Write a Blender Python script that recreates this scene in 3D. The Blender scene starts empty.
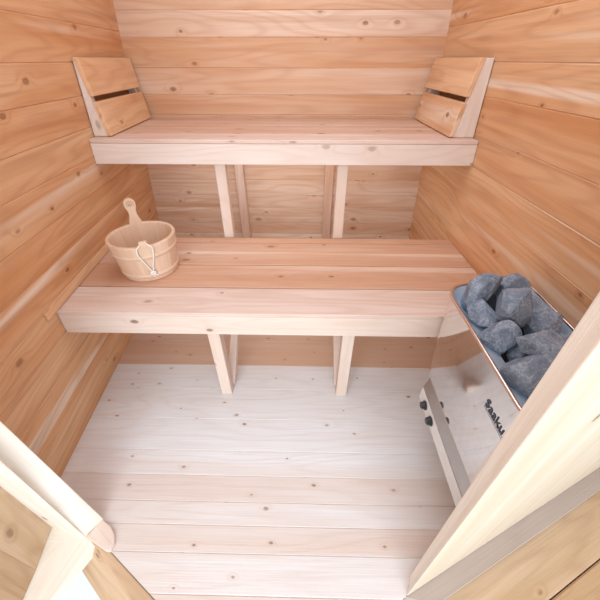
import bpy, bmesh, math, random
from mathutils import Vector, Matrix, noise
random.seed(7)
sc = bpy.context.scene
COL = sc.collection
R = math.radians

# ------------------------------------------------------------------ materials
class NT:
    def __init__(s, name):
        s.m = bpy.data.materials.new(name); s.m.use_nodes = True
        s.n = s.m.node_tree; s.n.nodes.clear()
        s.out = s.n.nodes.new('ShaderNodeOutputMaterial')
        s.b = s.n.nodes.new('ShaderNodeBsdfPrincipled')
        s.n.links.new(s.b.outputs[0], s.out.inputs[0])
    def new(s, t, **k):
        x = s.n.nodes.new(t)
        for a, v in k.items(): setattr(x, a, v)
        return x
    def put(s, sock, v):
        if isinstance(v, bpy.types.NodeSocket): s.n.links.new(v, sock)
        elif v is not None:
            sock.default_value = v
    def math(s, op, a, b=None, c=None, clamp=False):
        x = s.new('ShaderNodeMath', operation=op); x.use_clamp = clamp
        for i, v in enumerate((a, b, c)):
            if v is not None: s.put(x.inputs[i], v)
        return x.outputs[0]
    def vec(s, x, y, z=0.0):
        c = s.new('ShaderNodeCombineXYZ')
        for i, v in enumerate((x, y, z)): s.put(c.inputs[i], v)
        return c.outputs[0]
    def noise(s, v, scale=1, detail=3, rough=.5, dist=0.0):
        x = s.new('ShaderNodeTexNoise'); s.put(x.inputs['Vector'], v)
        x.inputs['Scale'].default_value = scale; x.inputs['Detail'].default_value = detail
        x.inputs['Roughness'].default_value = rough; x.inputs['Distortion'].default_value = dist
        return x.outputs['Fac']
    def mix(s, fac, a, b, mode='MIX'):
        x = s.new('ShaderNodeMix', data_type='RGBA', blend_type=mode)
        s.put(x.inputs[0], fac); s.put(x.inputs[6], a); s.put(x.inputs[7], b)
        return x.outputs[2]
    def rng(s, v, a, b, c=0.0, d=1.0):
        x = s.new('ShaderNodeMapRange'); x.clamp = True
        s.put(x.inputs[0], v)
        for i, q in enumerate((a, b, c, d)): x.inputs[i+1].default_value = q
        return x.outputs[0]

def rgb(*c): return (*c, 1.0)

def wood(name, pale, warm, dark, knot=0.55, contrast=1.0, rough=.55, knot_size=1.0, bump=.25, knot_col=(.17, .075, .035), density=1.0, sap=0.0):
    """Softwood: UV u runs along the grain (metres); the 'brd' colour attribute carries each board's own tone."""
    t = NT(name)
    uv = t.new('ShaderNodeUVMap'); uv.uv_map = 'UVMap'
    sp = t.new('ShaderNodeSeparateXYZ'); t.put(sp.inputs[0], uv.outputs[0])
    u, v = sp.outputs[0], sp.outputs[1]
    at = t.new('ShaderNodeAttribute', attribute_name='brd')
    sa = t.new('ShaderNodeSeparateColor'); t.put(sa.inputs[0], at.outputs['Color'])
    tone = sa.outputs[0]
    # knots
    vo = t.new('ShaderNodeTexVoronoi', voronoi_dimensions='2D', feature='F1')
    t.put(vo.inputs['Vector'], t.vec(t.math('MULTIPLY', u, 5.2*density), t.math('MULTIPLY', v, 9.0*density))); vo.inputs['Scale'].default_value = 1
    vo.inputs['Randomness'].default_value = 1
    d = vo.outputs['Distance']
    sc_ = t.new('ShaderNodeSeparateColor'); t.put(sc_.inputs[0], vo.outputs['Color'])
    act = t.math('GREATER_THAN', sc_.outputs[0], knot)
    size = t.math('MULTIPLY', t.math('ADD', t.math('MULTIPLY', sc_.outputs[1], .055), .04), knot_size)
    wob = t.math('MULTIPLY', t.math('SUBTRACT', t.noise(t.vec(u, v), 70, 2), .5), .05)
    dd = t.math('ADD', d, wob)
    kmask = t.math('MULTIPLY', act, t.rng(t.math('DIVIDE', dd, size), .75, 1.05, 1, 0))
    halo = t.math('MULTIPLY', act, t.math('EXPONENT', t.math('MULTIPLY', t.math('POWER', t.math('DIVIDE', d, t.math('MULTIPLY', size, 1.9)), 2.0), -1.0)))
    # growth-ring contours, bent around the knots
    g = t.noise(t.vec(t.math('MULTIPLY', u, .9), t.math('MULTIPLY', v, 7.0)), 1, 2, .45, .15)
    g = t.math('ADD', g, t.math('MULTIPLY', halo, .11))
    ring = t.math('ADD', t.math('MULTIPLY', t.math('SINE', t.math('MULTIPLY', g, 78)), .5), .5)
    ring = t.math('POWER', ring, 2.6)
    broad = t.noise(t.vec(t.math('MULTIPLY', u, .8), t.math('MULTIPLY', v, 13.0)), 1, 3, .55, .3)
    fib = t.noise(t.vec(t.math('MULTIPLY', u, 5), t.math('MULTIPLY', v, 260)), 1, 2)
    blot = t.noise(t.vec(t.math('MULTIPLY', u, 3.0), t.math('MULTIPLY', v, 9.0)), 1, 3)
    w = t.math('ADD', t.rng(broad, .3, .7, -.32*contrast, .32*contrast), tone)
    w = t.math('ADD', w, t.math('MULTIPLY', t.math('SUBTRACT', blot, .5), .35*contrast))
    w = t.math('ADD', w, t.math('MULTIPLY', halo, .22), clamp=True)
    col = t.mix(w, rgb(*pale), rgb(*warm))
    if sap:
        sn = t.noise(t.vec(t.math('MULTIPLY', u, .55), t.math('MULTIPLY', v, 10.0)), 1, 2, .4, .4)
        col = t.mix(t.math('MULTIPLY', t.rng(sn, .60, .68), sap), col, rgb(.84, .70, .58))
        deep = t.noise(t.vec(t.math('ADD', t.math('MULTIPLY', u, .7), 31.0), t.math('MULTIPLY', v, 22.0)), 1, 2, .5, .3)
        col = t.mix(t.math('MULTIPLY', t.rng(deep, .56, .72), sap*.55), col, rgb(*dark))
    col = t.mix(t.math('MULTIPLY', ring, .18*contrast), col, rgb(*dark))
    col = t.mix(t.math('MULTIPLY', t.rng(fib, .45, .75), .16), col, rgb(*dark))
    core = t.math('MULTIPLY', t.rng(t.math('DIVIDE', dd, size), 0, .9, 1.0, .75), t.rng(sc_.outputs[2], 0, 1, .55, 1.15))
    kring = t.math('ADD', .72, t.math('MULTIPLY', t.math('SINE', t.math('MULTIPLY', d, 170)), .2))
    col = t.mix(t.math('MULTIPLY', kmask, t.math('MULTIPLY', core, kring)), col, rgb(*knot_col))
    t.put(t.b.inputs['Base Color'], col)
    t.put(t.b.inputs['Roughness'], t.math('ADD', rough, t.math('MULTIPLY', fib, .12)))
    t.b.inputs['Specular IOR Level'].default_value = .35
    bp = t.new('ShaderNodeBump'); bp.inputs['Strength'].default_value = bump; bp.inputs['Distance'].default_value = .002
    t.put(bp.inputs['Height'], t.math('ADD', t.math('MULTIPLY', ring, .4), fib)); t.put(t.b.inputs['Normal'], bp.outputs[0])
    return t.m

M = {}
M['wall'] = wood('cedar wall boards', (.79, .51, .31), (.61, .285, .125), (.40, .17, .075), knot=.68, contrast=1.25, sap=.75)
M['back'] = wood('cedar back wall boards', (.74, .55, .43), (.60, .315, .165), (.44, .20, .10), knot=.58, contrast=1.25, sap=.8)
M['bench'] = wood('cedar bench boards', (.74, .60, .54), (.60, .34, .22), (.46, .24, .14), knot=.66, contrast=1.0, sap=.5)
M['pale'] = wood('pale planed pine', (.80, .71, .665), (.71, .54, .44), (.56, .34, .21), knot=.70, contrast=.8)
M['floor'] = wood('pale whitewashed floor boards', (.775, .765, .785), (.62, .40, .28), (.50, .34, .26), knot=.42, contrast=.55, knot_size=.62, density=1.25)
M['jamb'] = wood('bright door jamb pine', (.92, .86, .78), (.62, .50, .37), (.62, .42, .26), knot=.8, contrast=.6)
M['siding'] = wood('amber outer boards', (.66, .48, .33), (.50, .31, .17), (.36, .19, .09), knot=.5, contrast=1.4)
M['greywood'] = wood('weathered grey sill', (.46, .37, .32), (.38, .29, .24), (.26, .19, .15), knot=.95, contrast=.6)
M['bucketwood'] = wood('blond bucket staves', (.76, .57, .43), (.68, .45, .31), (.54, .33, .2), knot=1.1, contrast=.7)
M['ceilwood'] = wood('cedar ceiling boards', (.74, .56, .43), (.60, .36, .22), (.45, .22, .1), knot=.65)

def plain(name, col, rough=.5, metal=0.0, spec=.5):
    t = NT(name)
    co = t.new('ShaderNodeTexCoord')
    n = t.noise(co.outputs['Object'], 40, 3)
    c2 = tuple(x*.82 for x in col)
    t.put(t.b.inputs['Base Color'], t.mix(n, rgb(*c2), rgb(*col)))
    t.put(t.b.inputs['Roughness'], t.math('ADD', t.math('MULTIPLY', n, .08), rough-.04))
    t.b.inputs['Metallic'].default_value = metal
    t.b.inputs['Specular IOR Level'].default_value = spec
    return t.m
M['steel'] = plain('mirror steel', (.86, .84, .83), .07, 1.0)
M['brushed'] = plain('brushed steel', (.56, .54, .53), .36, 1.0)
M['liner'] = plain('blue grey steel liner', (.62, .74, .88), .45, .45)
M['lip'] = plain('rolled steel lip', (.80, .66, .60), .22, 1.0)
M['panel'] = plain('pale enamel', (.80, .78, .77), .35)
M['knob'] = plain('dark knob plastic', (.03, .033, .04), .35)
M['ink'] = plain('blue black lettering', (.06, .075, .12), .5)
M['gap_dark'] = plain('grate dark as gap shade', (.02, .02, .022), .6)
M['rope'] = plain('white cotton rope', (.88, .85, .80), .9)
M['dark'] = plain('nail hole dark', (.05, .03, .02), .8)
M['snow'] = plain('bright snow ground', (.9, .92, .95), .9)

def rock_mat():
    t = NT('blue grey sauna stone')
    co = t.new('ShaderNodeTexCoord').outputs['Object']
    n1 = t.noise(co, 22, 5, .6); n2 = t.noise(co, 160, 4, .65)
    w = t.noise(co, 26, 6, .7, .5)
    vein = t.rng(t.math('ABSOLUTE', t.math('SUBTRACT', w, .5)), 0, .02, 1, 0)
    c = t.mix(t.rng(n1, .3, .7), rgb(.13, .165, .23), rgb(.29, .345, .44))
    c = t.mix(t.math('MULTIPLY', t.rng(n2, .5, .75), .45), c, rgb(.48, .53, .62))
    c = t.mix(t.math('MULTIPLY', vein, .5), c, rgb(.62, .67, .75))
    t.put(t.b.inputs['Base Color'], c); t.b.inputs['Roughness'].default_value = .75
    bp = t.new('ShaderNodeBump'); bp.inputs['Strength'].default_value = 1.0; bp.inputs['Distance'].default_value = .004
    t.put(bp.inputs['Height'], t.math('ADD', n2, t.math('MULTIPLY', n1, 1.5))); t.put(t.b.inputs['Normal'], bp.outputs[0])
    return t.m
M['rock'] = rock_mat()

# ------------------------------------------------------------------ mesh helpers
class MB:
    """Collects boards and other solids into one mesh, with grain UVs and a tone for every board."""
    def __init__(s): s.bm = bmesh.new(); s.uv = s.bm.loops.layers.uv.new('UVMap'); s.c = s.bm.loops.layers.float_color.new('brd')
    def paint(s, faces, grain, tone=None, off=None):
        tone = random.uniform(.2, .7) if tone is None else tone
        g = Vector(grain).normalized(); ou, ov = off or (random.uniform(0, 50), random.uniform(0, 50))
        for f in faces:
            n = f.normal
            side = n.cross(g)
            if side.length < .3:
                g2 = n.orthogonal().normalized(); side = n.cross(g2)
            else: g2 = g
            side.normalize()
            # keep the sign of the cross axis steady from face to face
            k = max(range(3), key=lambda i: abs(side[i]))
            if side[k] < 0: side = -side
            for l in f.loops:
                p = l.vert.co
                l[s.uv].uv = (p.dot(g2)+ou, p.dot(side)+ov); l[s.c] = (tone, random.random(), 0, 1)
    def hexa(s, pts, grain, tone=None, bev=.002, seg=1, off=None):
        """pts: 8 corners, the first four one face, the last four the opposite one in the same order."""
        vs = [s.bm.verts.new(p) for p in pts]
        fs = [s.bm.faces.new([vs[i] for i in q]) for q in ((0, 1, 2, 3), (7, 6, 5, 4), (0, 4, 5, 1), (1, 5, 6, 2), (2, 6, 7, 3), (3, 7, 4, 0))]
        bmesh.ops.recalc_face_normals(s.bm, faces=fs)
        if bev:
            es = list({e for f in fs for e in f.edges})
            r = bmesh.ops.bevel(s.bm, geom=es, offset=bev, segments=seg, affect='EDGES', profile=.5)
            fs = list({f for v in r['verts'] for f in v.link_faces} | {f for f in fs if f.is_valid})
        for f in fs: f.normal_update()
        s.paint(fs, grain, tone, off)
        return fs
    def box(s, x0, x1, y0, y1, z0, z1, grain=(1, 0, 0), tone=None, bev=.002, seg=1, off=None):
        return s.hexa([(x0, y0, z0), (x1, y0, z0), (x1, y1, z0), (x0, y1, z0), (x0, y0, z1), (x1, y0, z1), (x1, y1, z1), (x0, y1, z1)], grain, tone, bev, seg, off)
    def prism(s, poly, z0, z1, grain=(0, 0, 1), tone=None, bev=.002, seg=1, top=None):
        b = [s.bm.verts.new((x, y, z0)) for x, y in poly]; t = [s.bm.verts.new((x, y, z1)) for x, y in (top or poly)]
        n = len(poly)
        fs = [s.bm.faces.new(b[::-1]), s.bm.faces.new(t)] + [s.bm.faces.new((b[i], b[(i+1) % n], t[(i+1) % n], t[i])) for i in range(n)]
        bmesh.ops.recalc_face_normals(s.bm, faces=fs)
        if bev:
            r = bmesh.ops.bevel(s.bm, geom=list({e for f in fs for e in f.edges}), offset=bev, segments=seg, affect='EDGES', profile=.5)
            fs = list({f for v in r['verts'] for f in v.link_faces} | {f for f in fs if f.is_valid})
        for f in fs: f.normal_update()
        s.paint(fs, grain, tone)
        return fs
    def bar(s, a, b, w, t, grain=None, tone=None, up=(0, 0, 1), bev=.002):
        """Square bar from a to b; w across, t along 'up' made square to the bar."""
        a, b = Vector(a), Vector(b); d = (b-a).normalized(); sd = d.cross(Vector(up)).normalized(); q = sd.cross(d)
        o = [sd*(-w/2)+q*(-t/2), sd*(w/2)+q*(-t/2), sd*(w/2)+q*(t/2), sd*(-w/2)+q*(t/2)]
        return s.hexa([a+x for x in o]+[b+x for x in o], grain or d, tone, bev)
    def build(s, name, mat, parent=None, smooth=False, loc=None):
        me = bpy.data.meshes.new(name); s.bm.normal_update(); s.bm.to_mesh(me); s.bm.free()
        o = bpy.data.objects.new(name, me); COL.objects.link(o); me.materials.append(mat)
        if smooth:
            for p in me.polygons: p.use_smooth = True
        if parent is not None:
            o.parent = parent; o.matrix_parent_inverse = Matrix.Translation(-parent.location)
        return o

def thing(name, label, cat, loc, group=None):
    o = bpy.data.objects.new(name, None); COL.objects.link(o); o.location = loc; o.empty_display_size = .1
    o['label'] = label; o['category'] = cat
    if group: o['group'] = group
    return o
def struct(o): o['kind'] = 'structure'; return o

# ------------------------------------------------------------------ room measures
BACK = 1.789
def XL(y, z): return -.790-.091*(y-.746)+.079*(z-.46)
def XR(y, z): return .649-.015*(y-.746)-.039*(z-.46)
TOP = 1.80

def wall_boards(seams, XF, y0, y1, out, tones):
    mb = MB()
    for i in range(len(seams)-1):
        z0, z1 = seams[i], seams[i+1]
        f = lambda y, z: (XF(y, z), y, z)
        g = lambda y, z: (XF(y, z)+out*.04, y, z)
        mb.hexa([f(y0, z0), f(y1, z0), f(y1, z1), f(y0, z1), g(y0, z0), g(y1, z0), g(y1, z1), g(y0, z1)], (0, 1, 0), tones[i % len(tones)], .0022)
    return mb
seR = [-.03, .12, .235, .345, .452, .557, .668, .772, .877, .99, 1.086, 1.20, 1.31, 1.42, 1.53, 1.64, 1.75, TOP]
seL = [-.03, .10, .17, .27, .375, .482, .585, .69, .80, .893, .99, 1.085, 1.19, 1.30, 1.41, 1.52, 1.63, 1.74, TOP]
struct(wall_boards(seL, XL, .345, BACK+.05, -1, [.4, .5, .6, .6, .55, .65, .8, .7, .5, .62, .5, .7, .55, .45]).build('wall_left', M['wall']))
struct(wall_boards(seR, XR, .42, BACK+.05, 1, [.4, .5, .5, .55, .5, .5, .42, .38, .6, .42, .38, .62, .5]).build('wall_right', M['wall']))
mb = MB()
seB = [-.03, .12, .235, .304, .398, .475, .559, .640, .76, .874, .957, 1.061, 1.170, 1.258, 1.36, 1.46, 1.56, 1.66, TOP]
tB = [.2, .15, .3, .05, .2, .1, .45, .3, .5, .62, .48, .78, .12, .6, .3, .5, .5, .5, .5]  # lower boards toned paler to lift the shade below the upper bench
for i in range(len(seB)-1):
    mb.box(XL(BACK, 1)-.12, XR(BACK, 1)+.12, BACK, BACK+.04, seB[i], seB[i+1], (1, 0, 0), tB[i], .0022)
struct(mb.build('wall_back', M['back']))

# floor: boards run across the room
mb = MB()
seF = [-.12, .10, .168, .254, .320, .382, .459, .542, .664, .801, .930, 1.08, 1.19, 1.32, 1.45, 1.58, 1.71, BACK+.04]
tF = [.45, .45, .25, .42, .32, .40, .16, .0, .0, .0, .95, .9, .8, .7, .5, .5, .5]  # nearest boards toned darker to offset strong light by the doorway
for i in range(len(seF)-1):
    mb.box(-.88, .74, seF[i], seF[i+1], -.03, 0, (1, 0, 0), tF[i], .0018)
A = (.269, .174); d = Vector((.91, .415)).normalized()
for co_, no_ in (((A[0], A[1], 0), (d.y, -d.x, 0)), ((-.53, .249, 0), (-.509, -.861, 0))):
    bmesh.ops.bisect_plane(mb.bm, geom=list(mb.bm.verts)+list(mb.bm.edges)+list(mb.bm.faces), plane_co=co_, plane_no=no_, clear_outer=True)
struct(mb.build('floor', M['floor']))

mb = MB()
for i in range(14):
    y0 = .30+i*.11
    mb.box(-.95, .75, y0, min(y0+.11, BACK+.05), TOP, TOP+.03, (1, 0, 0), None, .002)
struct(mb.build('ceiling', M['ceilwood']))

# ------------------------------------------------------------------ front: jambs, sills, open door, outer boards
def along(p, s): return (p[0]+d.x*s, p[1]+d.y*s)
nrm = Vector((-d.y, d.x))
def sh(p, k): return (p[0]+nrm.x*k, p[1]+nrm.y*k)
E_ = (.290, .217)
mb = MB()
poly = [A, along(A, .98), along(E_, .96), E_, (.283, .196)]
mb.prism(poly, 0, TOP, (0, 0, 1), .0, .004, 2, top=[(x-.083, y) for x, y in poly])
mb.bm.normal_update()
mb.paint([f_ for f_ in mb.bm.faces if f_.normal.y < -.5], (0, 0, 1), .85)  # outer face toned darker to offset direct light, end face left pale
struct(mb.build('trim_right', M['jamb']))
mb = MB()   # grey ledge at the foot of the jamb
A2 = along(A, -.004); q = along(A, 1.0)
o0, o1 = sh(along(A, .06), -.044), sh(q, -.044); i0, i1 = sh(along(A, .03), .02), sh(q, .02)
mb.prism([A2, o0, o1, i1, i0], -.035, 0, (d.x, d.y, 0), .4, .002)
struct(mb.build('trim_sill_right', M['greywood']))
mb = MB()   # porch boards outside, beside the sill
for i in range(5):
    k0, k1 = -.036-.12*i, -.036-.12*(i+1)
    a, b, c, e = sh(along(A, -.02), k0), sh(q, k0), sh(q, k1+.003), sh(along(A, -.02), k1+.003)
    mb.prism([e, c, b, a], -.075, -.037, (d.x, d.y, 0), .75+.12*(i % 2), .003)
struct(mb.build('floor_porch', M['siding']))

# left jamb
mb = MB()
lp = [(-.591, .327), (-.624, .279), (-.742, .306), (-.775, .335), (-.69, .372)]
mb.prism(lp, -.02, TOP, (0, 0, 1), .1, .003, 2, top=[(-.591, .327), (-.505, .272), (-.65, .306), (-.69, .335), (-.69, .372)])
struct(mb.build('trim_left', M['jamb']))
mb = MB()   # rounded foot block at the inside of the jamb
mb.prism([(-.594, .326), (-.560, .309), (-.540, .290), (-.529, .268), (-.531, .250), (-.545, .250), (-.618, .281)], -.01, .012, (.86, -.5, 0), .45, .003, 2)
struct(mb.build('trim_foot', M['pale']))
mb = MB()   # sill beam across the doorway
mb.hexa([(-.60, .290, .002), (-.20, .053, .002), (-.285, .045, .002), (-.612, .283, .002),
         (-.60, .290, -.09), (-.20, .053, -.09), (-.36, .03, -.09), (-.70, .265, -.09)], (.86, -.5, 0), .62, .004, 2)
struct(mb.build('trim_sill', M['siding']))
# the open door: framed leaf swung outward on the left jamb
door = struct(bpy.data.objects.new('door_1', None)); COL.objects.link(door); door.location = (-.70, .29, 0)
mb = MB()
for i in range(7):
    fx_ = lambda y: -.738+.033*min(1, (.308-y)/.16)
    y1 = .308-i*.1; y0 = y1-.1
    mb.hexa([(fx_(y0), y0, 0), (fx_(y1), y1, 0), (fx_(y1)-.04, y1, 0), (fx_(y0)-.04, y0, 0), (fx_(y0)+.1, y0, 1.75), (fx_(y1)+.1, y1, 1.75), (fx_(y1)+.06, y1, 1.75), (fx_(y0)+.06, y0, 1.75)], (0, 0, 1), .35+.1*(i % 3), .001)
mb.build('door_panel', M['siding'], door)
mb = MB()
mb.hexa([(-.745, .310, -.001), (-.600, .310, -.001), (-.582, .271, -.001), (-.660, .110, -.001), (-.725, .06, -.001), (-.735, .2, -.001)][:2]+[(-.582, .271, -.001), (-.745, .271, -.001)]+
        [(-.745, .310, -.03), (-.600, .310, -.03), (-.582, .271, -.03), (-.745, .271, -.03)], (1, 0, 0), .02, 0)
mb.hexa([(-.745, .271, -.001), (-.582, .271, -.001), (-.690, .045, -.001), (-.735, .045, -.001), (-.745, .271, -.03), (-.582, .271, -.03), (-.690, .045, -.03), (-.735, .045, -.03)], (-.3, -.95, 0), .02, 0)
mb.build('door_rail', M['jamb'], door)
# outside ground, bright
mb = MB(); mb.box(-6, 6, -6, .9, -.62, -.60, (1, 0, 0), .1, 0)
struct(mb.build('ground', M['snow']))

# ------------------------------------------------------------------ benches
def bench(name, label, yF, z, seams, tones, tF, leg_x, leg_depths, zleg0, yB):
    t = thing(name, label, 'bench', (0, yF, 0))
    mb = MB()
    for i in range(len(seams)-1):
        y0, y1 = seams[i], seams[i+1]-.004
        f = lambda y, zz: (XL(y, zz)+.001, y, zz); g = lambda y, zz: (XR(y, zz)-.001, y, zz)
        mb.hexa([f(y0, z), g(y0, z), g(y1, z), f(y1, z), f(y0, z-.014), g(y0, z-.014), g(y1, z-.014), f(y1, z-.014)], (1, 0, 0), tones[i], .003, 2)
    mb.build('seat', M['bench'], t)
    return t

# lower bench
Z1, Y1 = .46, .746
lb = bench('lower_bench', 'wide lower cedar bench holding the bucket, on short legs over the floor', Y1, Z1,
           [Y1, .889, 1.042, 1.226, 1.276], [.12, 1.0, .85, .95], .3, None, None, 0, 1.276)
mb = MB()
f = lambda y, zz: (XL(y, zz)+.001, y, zz); g = lambda y, zz: (XR(y, zz)-.001, y, zz)
def fascia(y, z0, z1, th, tone, parent, mat):
    mb = MB()
    mb.hexa([f(y, z0), g(y, z0), g(y, z1), f(y, z1), f(y+th, z0), g(y+th, z0), g(y+th, z1), f(y+th, z1)], (1, 0, 0), tone, .0012)
    return mb.build('fascia', mat, parent)
fascia(Y1+.001, Z1-.092, Z1-.0145, .035, .6, lb, M['pale'])
for x in (-.315, .153):
    mb = MB(); mb.box(x-.021, x+.021, .776, .816, 0, Z1-.015, (0, 0, 1), .7, .002); mb.build('leg', M['pale'], lb)
    xb = x+(.012 if x < 0 else -.012)
    mb = MB(); mb.bar((xb, .822, .012), (xb, 1.20, .315), .030, .036, None, .55); mb.build('brace', M['pale'], lb)
    mb = MB(); mb.box(x-.021, x+.021, 1.19, 1.225, 0, Z1-.015, (0, 0, 1), .5, .002); mb.build('leg', M['bench'], lb)

# upper bench
Z2, Y2 = .86, 1.258
ub = bench('upper_bench', 'narrow upper cedar bench between the two headrests, high against the back wall', Y2, Z2,
           [Y2, 1.375, 1.51, 1.66, 1.787], [.2, .58, .6, .65], .3, None, None, 0, 1.787)
fascia(Y2+.001, Z2-.087, Z2-.0145, .035, .3, ub, M['pale'])
for x0, x1 in ((-.338, -.352), (.143, .147)):
    mb = MB()
    mb.hexa([(x1-.021, 1.283, 0), (x1+.021, 1.283, 0), (x1+.021, 1.32, 0), (x1-.021, 1.32, 0),
             (x0-.021, 1.283, Z2-.015), (x0+.021, 1.283, Z2-.015), (x0+.021, 1.32, Z2-.015), (x0-.021, 1.32, Z2-.015)], (0, 0, 1), .75, .002)
    mb.build('leg', M['pale'], ub)
for x in (-.362, .125):
    mb = MB(); mb.box(x-.023, x+.023, 1.745, 1.787, 0, Z2-.015, (0, 0, 1), .62, .002)
    mb.build('leg', M['bench'], ub)

# strip on the left wall just above the lower bench
mb = MB()
ff = lambda y, zz, k=0: (XL(y, zz)+k, y, zz)
mb.hexa([ff(.70, .462), ff(1.26, .462), ff(1.26, .492), ff(.70, .492), ff(.70, .462, .009), ff(1.26, .462, .009), ff(1.26, .492, .003), ff(.70, .492, .003)], (0, 1, 0), .4, .001)
struct(mb.build('trim_strip', M['wall']))

# ------------------------------------------------------------------ headrests
def headrest(label, side):
    t = thing('headrest', label, 'headrest', ((-.76 if side < 0 else .56), 1.52, Z2), 'slatted headrests on the upper bench')
    y0, y1 = 1.30, 1.765
    if side < 0:
        lo = lambda y: -.736-.075*(y-1.3); hi = lambda y: -.766-.075*(y-1.3); W = XL; sg = 1
    else:
        lo = lambda y: .528-.004*(y-1.3); hi = lambda y: .566+.045*(y-1.3)*0; W = XR; sg = -1
    zt = 1.098
    def fx(y, z): k = (z-Z2)/(zt-Z2); return lo(y)*(1-k)+hi(y)*k
    th = .018
    for z0, z1, tn in ((Z2+.003, .972, .22), (.989, zt, .12)):
        mb = MB()
        p = lambda y, z: (fx(y, z), y, z); b = lambda y, z: (fx(y, z)-sg*th, y, z)
        mb.hexa([p(y0, z0), p(y1, z0), p(y1, z1), p(y0, z1), b(y0, z0), b(y1, z0), b(y1, z1), b(y0, z1)], (0, 1, 0), tn, .002)
        mb.build('board', M['wall'], t)
    for ya in (y0+.004, y1-.03):
        mb = MB(); yb = ya+.026
        F = lambda y, z: (fx(y, z)-sg*(th+.0005), y, z)
        w = lambda y, z: (W(y, z)+sg*.003, y, z)
        mb.hexa([F(ya, Z2+.001), F(ya, zt-.001), w(ya, zt-.001), w(ya, Z2+.001), F(yb, Z2+.001), F(yb, zt-.001), w(yb, zt-.001), w(yb, Z2+.001)], (0, .0, 1), .25, .0015)
        mb.build('side_support', M['pale'], t)
    return t
headrest('cedar headrest with one slot leaning on the left wall above the bucket', -1)
headrest('cedar headrest with one slot leaning on the right wall, on the heater side', 1)

# ------------------------------------------------------------------ bucket
BX, BY, BZ = -.586, 1.012, Z1
bu = thing('sauna_bucket', 'round blond wooden bucket with a tall handle and a white rope loop', 'bucket', (BX, BY, BZ))
def ring_pt(r, a, z): return (BX+r*math.cos(a), BY+r*math.sin(a), BZ+z)
def lathe(mb, prof, n, tonef, closed=False):
    tn = [tonef(i) for i in range(n)]
    V = [[mb.bm.verts.new(ring_pt(r, 2*math.pi*i/n, z)) for i in range(n)] for r, z in prof]
    fs = []
    m = len(prof)
    for j in range(m if closed else m-1):
        for i in range(n):
            k = (i+1) % n; jj = (j+1) % m
            fc = mb.bm.faces.new((V[j][i], V[j][k], V[jj][k], V[jj][i])); fs.append((fc, i))
    bmesh.ops.recalc_face_normals(mb.bm, faces=[x for x, _ in fs])
    for fc, i in fs: fc.normal_update()
    return V, fs
HB = .142
r0, r1 = .097, .115
def rad(z): return r0+(r1-r0)*z/HB
n = 72; stave = [random.uniform(.1, .75) for _ in range(18)]; offs = [(random.uniform(0, 9), random.uniform(0, 9)) for _ in range(18)]
mb = MB()
prof = [(0.001, .018), (rad(.018)-.014, .018), (r1-.0125, HB-.004), (r1-.010, HB), (r1-.002, HB), (r1, HB-.003), (rad(.08), .08), (r0, .003), (r0-.003, 0), (.001, 0)]
V, fs = lathe(mb, prof, n, lambda i: 0)
for fc, i in fs: mb.paint([fc], (0, 0, 1), stave[i//4], offs[i//4])
mb.build('body', M['bucketwood'], bu, smooth=False)
for zc, h in ((.022, .016), (.100, .016)):
    mb = MB(); a = zc-h/2; b = zc+h/2
    V, fs = lathe(mb, [(rad(a)-.001, a), (rad(a)+.0018, a+.001), (rad(zc)+.0026, zc), (rad(b)+.0018, b-.001), (rad(b)-.001, b)], n, lambda i: 0)
    for fc, i in fs: mb.paint([fc], (-(fc.calc_center_median().y-BY), fc.calc_center_median().x-BX, 0), .3, (3, 3))
    mb.build('hoop', M['bucketwood'], bu, smooth=True)
# tall handle stave
HA = R(122)
rd = Vector((math.cos(HA), math.sin(HA), 0)); tg = Vector((-rd.y, rd.x, 0)); up = Vector((0, 0, 1))
out = []
for w_, z_ in ((.024, .118), (.023, .142), (.0155, .165), (.013, .178), (.0145, .190), (.0185, .202), (.020, .212)): out.append((w_, z_))
for k in range(1, 7):
    a = math.pi/2*k/6; out.append((.020*math.cos(a), .212+.020*math.sin(a)))
c0 = Vector((BX, BY, BZ))
mb = MB(); left, right = [], []
poly = [(-w_, z_) for w_, z_ in out]+[(w_, z_) for w_, z_ in out[-2::-1]]
fr = [mb.bm.verts.new(c0+rd*(rad(z_)+.0015)+tg*x+up*z_) for x, z_ in poly]
bk = [mb.bm.verts.new(c0+rd*(rad(z_)-.0125)+tg*x+up*z_) for x, z_ in poly]
fs = [mb.bm.faces.new(fr), mb.bm.faces.new(bk[::-1])]+[mb.bm.faces.new((fr[i], bk[i], bk[(i+1) % len(fr)], fr[(i+1) % len(fr)])) for i in range(len(fr))]
bmesh.ops.recalc_face_normals(mb.bm, faces=fs); bmesh.ops.bevel(mb.bm, geom=[e for e in fs[0].edges]+[e for e in fs[1].edges], offset=.002, segments=2, affect='EDGES')
for x in mb.bm.faces: x.normal_update()
mb.paint(list(mb.bm.faces), up, .35)
hd = mb.build('handle', M['bucketwood'], bu)
# burnt round emblem on the handle's end, facing the room
mb = MB(); ce = c0+rd*(rad(.212)-.0135)+up*.212
for rr, ww in ((.0125, .0012), (.0075, .001)):
    vs = [[mb.bm.verts.new(ce+tg*(q*math.cos(2*math.pi*i/28))+up*(q*math.sin(2*math.pi*i/28))) for i in range(28)] for q in (rr, rr-ww)]
    for i in range(28): mb.bm.faces.new((vs[0][i], vs[0][(i+1) % 28], vs[1][(i+1) % 28], vs[1][i]))
for k in range(3):
    x = (k-1)*.004
    vs = [mb.bm.verts.new(ce+tg*(x+a)+up*b) for a, b in ((-.0008, -.0045), (.0008, -.0045), (.0008, .004-abs(k-1)*.002), (-.0008, .004-abs(k-1)*.002))]; mb.bm.faces.new(vs)
emb = mb.build('emblem', plain('burnt brown mark', (.36, .19, .10), .7), hd)
emb.matrix_parent_inverse = Matrix.Identity(4); emb.parent = hd
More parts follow.
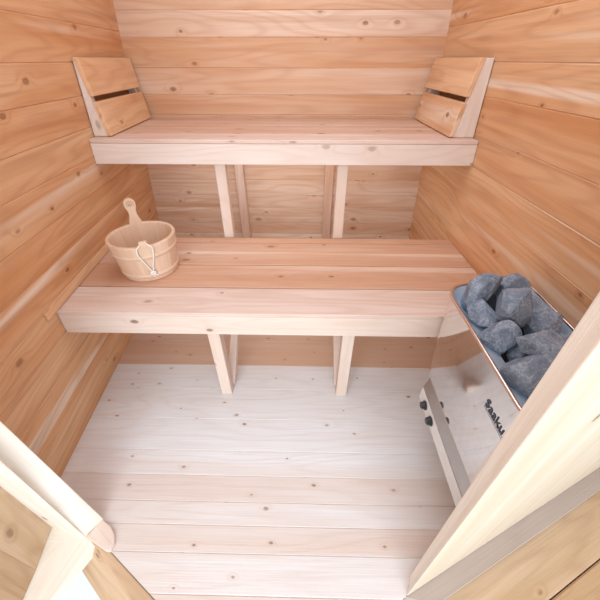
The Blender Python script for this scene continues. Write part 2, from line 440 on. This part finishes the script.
# peg and rope
PA = R(-62); pd = Vector((math.cos(PA), math.sin(PA), 0)); pt = Vector((-pd.y, pd.x, 0))
mb = MB()
pc = c0+pd*(r1-.007)
bx = [pc+pd*a+pt*b for a, b in ((-.007, -.013), (.008, -.013), (.008, .013), (-.007, .013))]
mb.hexa([p+up*(HB-.004) for p in bx]+[p+up*(HB+.019) for p in bx], up, .4, .004, 2)
peg = mb.build('peg', M['bucketwood'], bu)
def tube(mb, pts, r, n=8):
    rings = []
    for i, p in enumerate(pts):
        t = (pts[min(i+1, len(pts)-1)]-pts[max(i-1, 0)]).normalized(); a = t.orthogonal().normalized() if i == 0 else (a-t*a.dot(t)).normalized(); b = t.cross(a)
        rings.append([mb.bm.verts.new(p+a*r*math.cos(2*math.pi*k/n)+b*r*math.sin(2*math.pi*k/n)) for k in range(n)])
    for i in range(len(rings)-1):
        for k in range(n): mb.bm.faces.new((rings[i][k], rings[i][(k+1) % n], rings[i+1][(k+1) % n], rings[i+1][k]))
    for q in (rings[0][::-1], rings[-1]): mb.bm.faces.new(q)
def spline(P, n=8):
    o = []
    P = [Vector(p) for p in P]
    for i in range(len(P)-1):
        a, b, c, e = P[max(i-1, 0)], P[i], P[i+1], P[min(i+2, len(P)-1)]
        for k in range(n):
            t = k/n; o.append(.5*((2*b)+(c-a)*t+(2*a-5*b+4*c-e)*t*t+(-a+3*b-3*c+e)*t**3))
    return o+[P[-1]]
def rp(x, z, k=.0): return c0+pd*(rad(z)+.006+k)+pt*x+up*z
mb = MB()
tube(mb, spline([rp(.003, .040), rp(-.010, .075), rp(-.024, .115), rp(-.024, .140), rp(-.014, .152, .001), c0+pd*(r1-.007)+pt*-.008+up*(HB+.009),
                 c0+pd*(r1-.007)+pt*.008+up*(HB+.009), rp(.014, .152, .001), rp(.024, .138), rp(.020, .105), rp(.010, .070), rp(.004, .040)]), .0024)
tube(mb, spline([rp(-.005, .042, .002), rp(.004, .046, .004), rp(.010, .040, .003), rp(.004, .034, .003), rp(-.004, .038, .004), rp(.002, .044, .006)]), .0034)
tube(mb, spline([rp(.003, .040, .002), rp(.010, .030, .002), rp(.016, .026, .002)]), .0026)
tube(mb, spline([rp(.002, .040, .002), rp(.002, .030, .003), rp(.007, .022, .002)]), .0026)
for x in mb.bm.faces: x.smooth = True
mb.build('rope_loop', M['rope'], bu)

# ------------------------------------------------------------------ heater
HX0, HX1, HY0, HY1, HZ = .383, .622, .285, .703, .60
he = thing('sauna_heater', 'mirror-polished steel sauna heater on the right wall, its open top full of stones', 'heater', ((HX0+HX1)/2, (HY0+HY1)/2, .15))
def rrect(x0, x1, y0, y1, r, n=8, sk0=.456, sk1=.28):
    P = []
    for cx, cy, a0 in ((x1-r, y1-r, 0), (x0+r, y1-r, 90), (x0+r, y0+r, 180), (x1-r, y0+r, 270)):
        for k in range(n+1):
            a = R(a0+90*k/n); P.append((cx+r*math.cos(a), cy+r*math.sin(a)))
    return [(x, y+(x-HX0)*(sk0*(1-(y-y0)/(y1-y0))+sk1*(y-y0)/(y1-y0))) for x, y in P]
def loft(mb, sections, cap0=False, cap1=False, smooth=True):
    rings = [[mb.bm.verts.new((x, y, z)) for x, y in P] for P, z in sections]
    n = len(rings[0])
    for i in range(len(rings)-1):
        for k in range(n):
            fc = mb.bm.faces.new((rings[i][k], rings[i][(k+1) % n], rings[i+1][(k+1) % n], rings[i+1][k])); fc.smooth = smooth
    if cap0: mb.bm.faces.new(rings[0][::-1])
    if cap1: mb.bm.faces.new(rings[-1])
mb = MB()
loft(mb, [(rrect(.408, HX1, HY0, .655, .045), .19), (rrect(.403, HX1, HY0, .690, .045, sk1=.18), .285), (rrect(.397, HX1, HY0, .703, .047, sk1=.13), .40), (rrect(.3935, HX1, HY0, .705, .047, sk1=.13), .472), (rrect(HX0+.004, HX1, HY0, HY1, .048), .59), (rrect(HX0+.002, HX1, HY0, HY1, .048), HZ-.004)], cap0=True)
mb.build('casing', M['steel'], he)
mb = MB()
P = rrect(HX0, HX1, HY0, HY1, .05)
pts = [Vector((x, y, HZ)) for x, y in P]
n_ = len(pts); rings = []
for i, p in enumerate(pts):
    t = (pts[(i+1) % n_]-pts[i-1]).normalized(); sd = Vector((t.y, -t.x, 0))
    rings.append([mb.bm.verts.new(p+sd*(.0042*math.cos(2*math.pi*k/10)-.002)+Vector((0, 0, .0042*math.sin(2*math.pi*k/10)))) for k in range(10)])
for i in range(n_):
    for k in range(10):
        fc = mb.bm.faces.new((rings[i][k], rings[(i+1) % n_][k], rings[(i+1) % n_][(k+1) % 10], rings[i][(k+1) % 10])); fc.smooth = True
mb.build('rim', M['lip'], he)
mb = MB()
loft(mb, [(rrect(HX0+.005, HX1-.005, HY0+.005, HY1-.005, .046), HZ), (rrect(HX0+.012, HX1-.012, HY0+.015, HY1-.03, .04), HZ-.02),
          (rrect(HX0+.058, HX1-.03, HY0+.03, HY1-.03, .03), HZ-.034), (rrect(HX0+.060, HX1-.032, HY0+.033, HY1-.033, .03), .49)], cap1=False, smooth=False)
mb.build('stone_tray', M['liner'], he)
mb = MB(); mb.prism(rrect(HX0+.04, HX1-.02, HY0+.02, HY1-.03, .03, 4), .505, .515, (0, 1, 0), .3, 0)
mb.build('stone_grate', M['gap_dark'], he)  # near-black colour stands in for shade in the gaps between stones
# control box along the foot of the front
mb = MB()
cy0, cy1 = HY0+.005, .645
mb.prism([(.391, .192), (.391, .247), (.402, .288), (.47, .288), (.47, .192)], cy0, cy1, (0, 1, 0), .3, .002, 2)
for v_ in mb.bm.verts: x_, z_, y_ = v_.co; v_.co = (x_, y_, z_)
bmesh.ops.recalc_face_normals(mb.bm, faces=list(mb.bm.faces))
cb = mb.build('control_box', M['brushed'], he)
mb = MB(); mb.box(.3885, .3908, cy0+.004, cy1-.004, .195, .244, (0, 1, 0), .3, .0008); mb.build('control_panel', M['panel'], cb)
def knob(y):
    mb = MB(); bmv = mb.bm
    rings = []
    for r, x in ((.0150, .0), (.0150, -.004), (.012, -.005), (.011, -.013), (.009, -.015)):
        rings.append([bmv.verts.new((.3885+x, y+r*math.cos(2*math.pi*k/24), .220+r*math.sin(2*math.pi*k/24))) for k in range(24)])
    for i in range(len(rings)-1):
        for k in range(24): bmv.faces.new((rings[i][k], rings[i][(k+1) % 24], rings[i+1][(k+1) % 24], rings[i+1][k]))
    bmv.faces.new(rings[-1]); bmv.faces.new(rings[0][::-1])
    bmesh.ops.recalc_face_normals(bmv, faces=list(bmv.faces))
    o = mb.build('knob', M['knob'], cb); return o
for y in (.590, .535): knob(y)
# wall bracket
mb = MB(); mb.box(HX1-.004, XR(.55, .4)+.002, .44, .66, .30, .52, (0, 0, 1), .3, .002); mb.build('wall_bracket', M['brushed'], he)
# lettering on the front
cu = bpy.data.curves.new('lettering', 'FONT'); cu.body = 'Saaku'; cu.size = .032; cu.extrude = .0006; cu.offset = 0; cu.align_x = 'LEFT'
to = bpy.data.objects.new('lettering_source', cu); COL.objects.link(to)
bpy.context.view_layer.update()
me = bpy.data.meshes.new_from_object(to.evaluated_get(bpy.context.evaluated_depsgraph_get()))
COL.objects.unlink(to); bpy.data.objects.remove(to)
tilt = math.atan2(.010, .19)
TY, TZ = .404, .505
Mx = Matrix.Translation((HX0+.004+.010*(.59-TZ)/.19-.0007, TY, TZ)) @ Matrix(((0, math.sin(-tilt), -1, 0), (-1, 0, 0, 0), (0, 1, math.sin(-tilt), 0), (0, 0, 0, 1)))
me.transform(Mx)
lo = bpy.data.objects.new('lettering', me); COL.objects.link(lo); me.materials.clear(); me.materials.append(M['ink'])
lo.parent = he; lo.matrix_parent_inverse = Matrix.Translation(-he.location)
mb = MB()
vs = [mb.bm.verts.new(Mx @ Vector(p)) for p in ((0, -.0065, .0003), (.085, -.0065, .0003), (.085, -.0045, .0003), (0, -.0045, .0003))]; mb.bm.faces.new(vs)
mb.build('underline', M['ink'], he)

# ------------------------------------------------------------------ stones
def stone(seed, c, size, rot, label):
    rnd = random.Random(seed); bm = bmesh.new(); bmesh.ops.create_icosphere(bm, subdivisions=4, radius=1)
    planes = []
    for _ in range(15):
        v = Vector((rnd.gauss(0, 1), rnd.gauss(0, 1), rnd.gauss(0, 1))).normalized(); planes.append((v, rnd.uniform(.50, .80)))
    for vt in bm.verts:
        for v, dd in planes:
            k = vt.co.dot(v)-dd
            if k > 0: vt.co -= v*k*.97
        vt.co += vt.co.normalized()*(noise.fractal(vt.co*2.2+Vector((seed*3.1, 0, 0)), 1, 2, 4)*.03)
    mx = max(v.co.length for v in bm.verts)
    Rm = Matrix.Rotation(R(rot), 3, 'Z') @ Matrix.Rotation(rnd.uniform(-.25, .25), 3, 'X')
    for vt in bm.verts:
        q = vt.co/mx; vt.co = Rm @ Vector((q.x*size[0], q.y*size[1], q.z*size[2]))
    me = bpy.data.meshes.new('sauna_stone'); bm.to_mesh(me); bm.free()
    for p in me.polygons: p.use_smooth = False
    o = bpy.data.objects.new('sauna_stone', me); COL.objects.link(o); o.location = c; me.materials.append(M['rock'])
    o['label'] = label; o['category'] = 'stone'; o['group'] = 'stones piled in the heater'
    return o
STONES = [
 (1, (.466, .676, .612), (.074, .050, .062), 40, 'large wedge-shaped grey stone at the far inner corner of the heater, nearest the bench'),
 (2, (.556, .690, .592), (.048, .050, .058), 0, 'upright grey stone in the far row, half behind another, beside the wedge-shaped one'),
 (3, (.490, .584, .632), (.050, .056, .058), 10, 'tall rounded grey stone standing on top near the middle of the far half'),
 (4, (.448, .598, .582), (.050, .050, .050), 70, 'low grey stone against the inner steel plate, below the wedge-shaped one'),
 (5, (.590, .636, .578), (.044, .060, .052), 20, 'broad low grey stone by the wall side at the far end of the heater'),
 (6, (.570, .560, .592), (.056, .050, .052), 60, 'wide flat-faced grey stone in the centre by the wall side'),
 (7, (.448, .522, .588), (.060, .040, .046), -10, 'flat pale grey stone lying beside the inner steel plate, mid heater'),
 (8, (.484, .462, .630), (.060, .046, .036), 25, 'slab of grey stone with a sharp lower edge, topmost of the near half'),
 (9, (.584, .490, .594), (.046, .044, .044), -30, 'dark grey stone at the wall side just beyond the door jamb edge'),
 (10, (.456, .424, .582), (.072, .056, .058), 15, 'bulky grey stone at the near end, partly hidden by the door jamb'),
 (12, (.484, .484, .566), (.040, .038, .040), 30, 'small dark grey stone low in the gap between the slabs of the near half'),
 (11, (.540, .428, .580), (.050, .050, .050), 80, 'grey stone mostly hidden behind the door jamb at the near wall side'),
]
for s in STONES: stone(*s)

# ------------------------------------------------------------------ light
w = bpy.data.worlds.new('daylight'); sc.world = w; w.use_nodes = True
nt = w.node_tree; nt.nodes.clear()
bg = nt.nodes.new('ShaderNodeBackground'); o_ = nt.nodes.new('ShaderNodeOutputWorld'); nt.links.new(bg.outputs[0], o_.inputs[0])
bg.inputs[0].default_value = (.93, .97, 1.0, 1); bg.inputs[1].default_value = 1.1
def area(name, loc, aim, size, power, col):
    l = bpy.data.lights.new(name, 'AREA'); l.shape = 'RECTANGLE'; l.size, l.size_y = size; l.energy = power; l.color = col
    o = bpy.data.objects.new(name, l); COL.objects.link(o); o.location = loc
    o.rotation_euler = (Vector(aim)-Vector(loc)).to_track_quat('-Z', 'Y').to_euler(); return o
area('overhead_fill', (-.05, 1.0, TOP-.02), (-.05, 1.0, 0), (1.0, 1.0), 8.5, (.86, .97, 1.07))  # added fill from above, no real lamp here
area('doorway_daylight', (-.1, -1.5, .98), (-.05, 1.2, .45), (2.0, 1.5), 47, (.83, .95, 1.03))
area('jamb_side_fill', (-.52, -.3, 1.6), (.4, .5, .45), (.5, .5), 5, (.92, .98, 1))  # added fill for the right jamb's end face and the right wall

area('under_bench_fill', (-.08, 1.52, .81), (-.08, 1.56, .3), (1.1, .3), 2.0, (1, .95, .9))  # added fill, lifts the shade below the upper bench
area('under_bench_fill', (-.08, 1.05, .42), (-.08, 1.02, 0), (1.0, .25), .7, (1, .95, .9))  # added fill, lifts the floor below the lower bench

# ------------------------------------------------------------------ camera
cam = bpy.data.cameras.new('camera'); co = bpy.data.objects.new('camera', cam); COL.objects.link(co)
cam.sensor_width = 36; cam.lens = 312.1/600*36; cam.clip_start = .005
co.location = (0, 0, 1.093); co.rotation_euler = (math.pi/2-.657, 0, .019)
sc.camera = co
sc.view_settings.view_transform = 'Standard'; sc.view_settings.look = 'None'; sc.view_settings.exposure = 0; sc.view_settings.gamma = 1
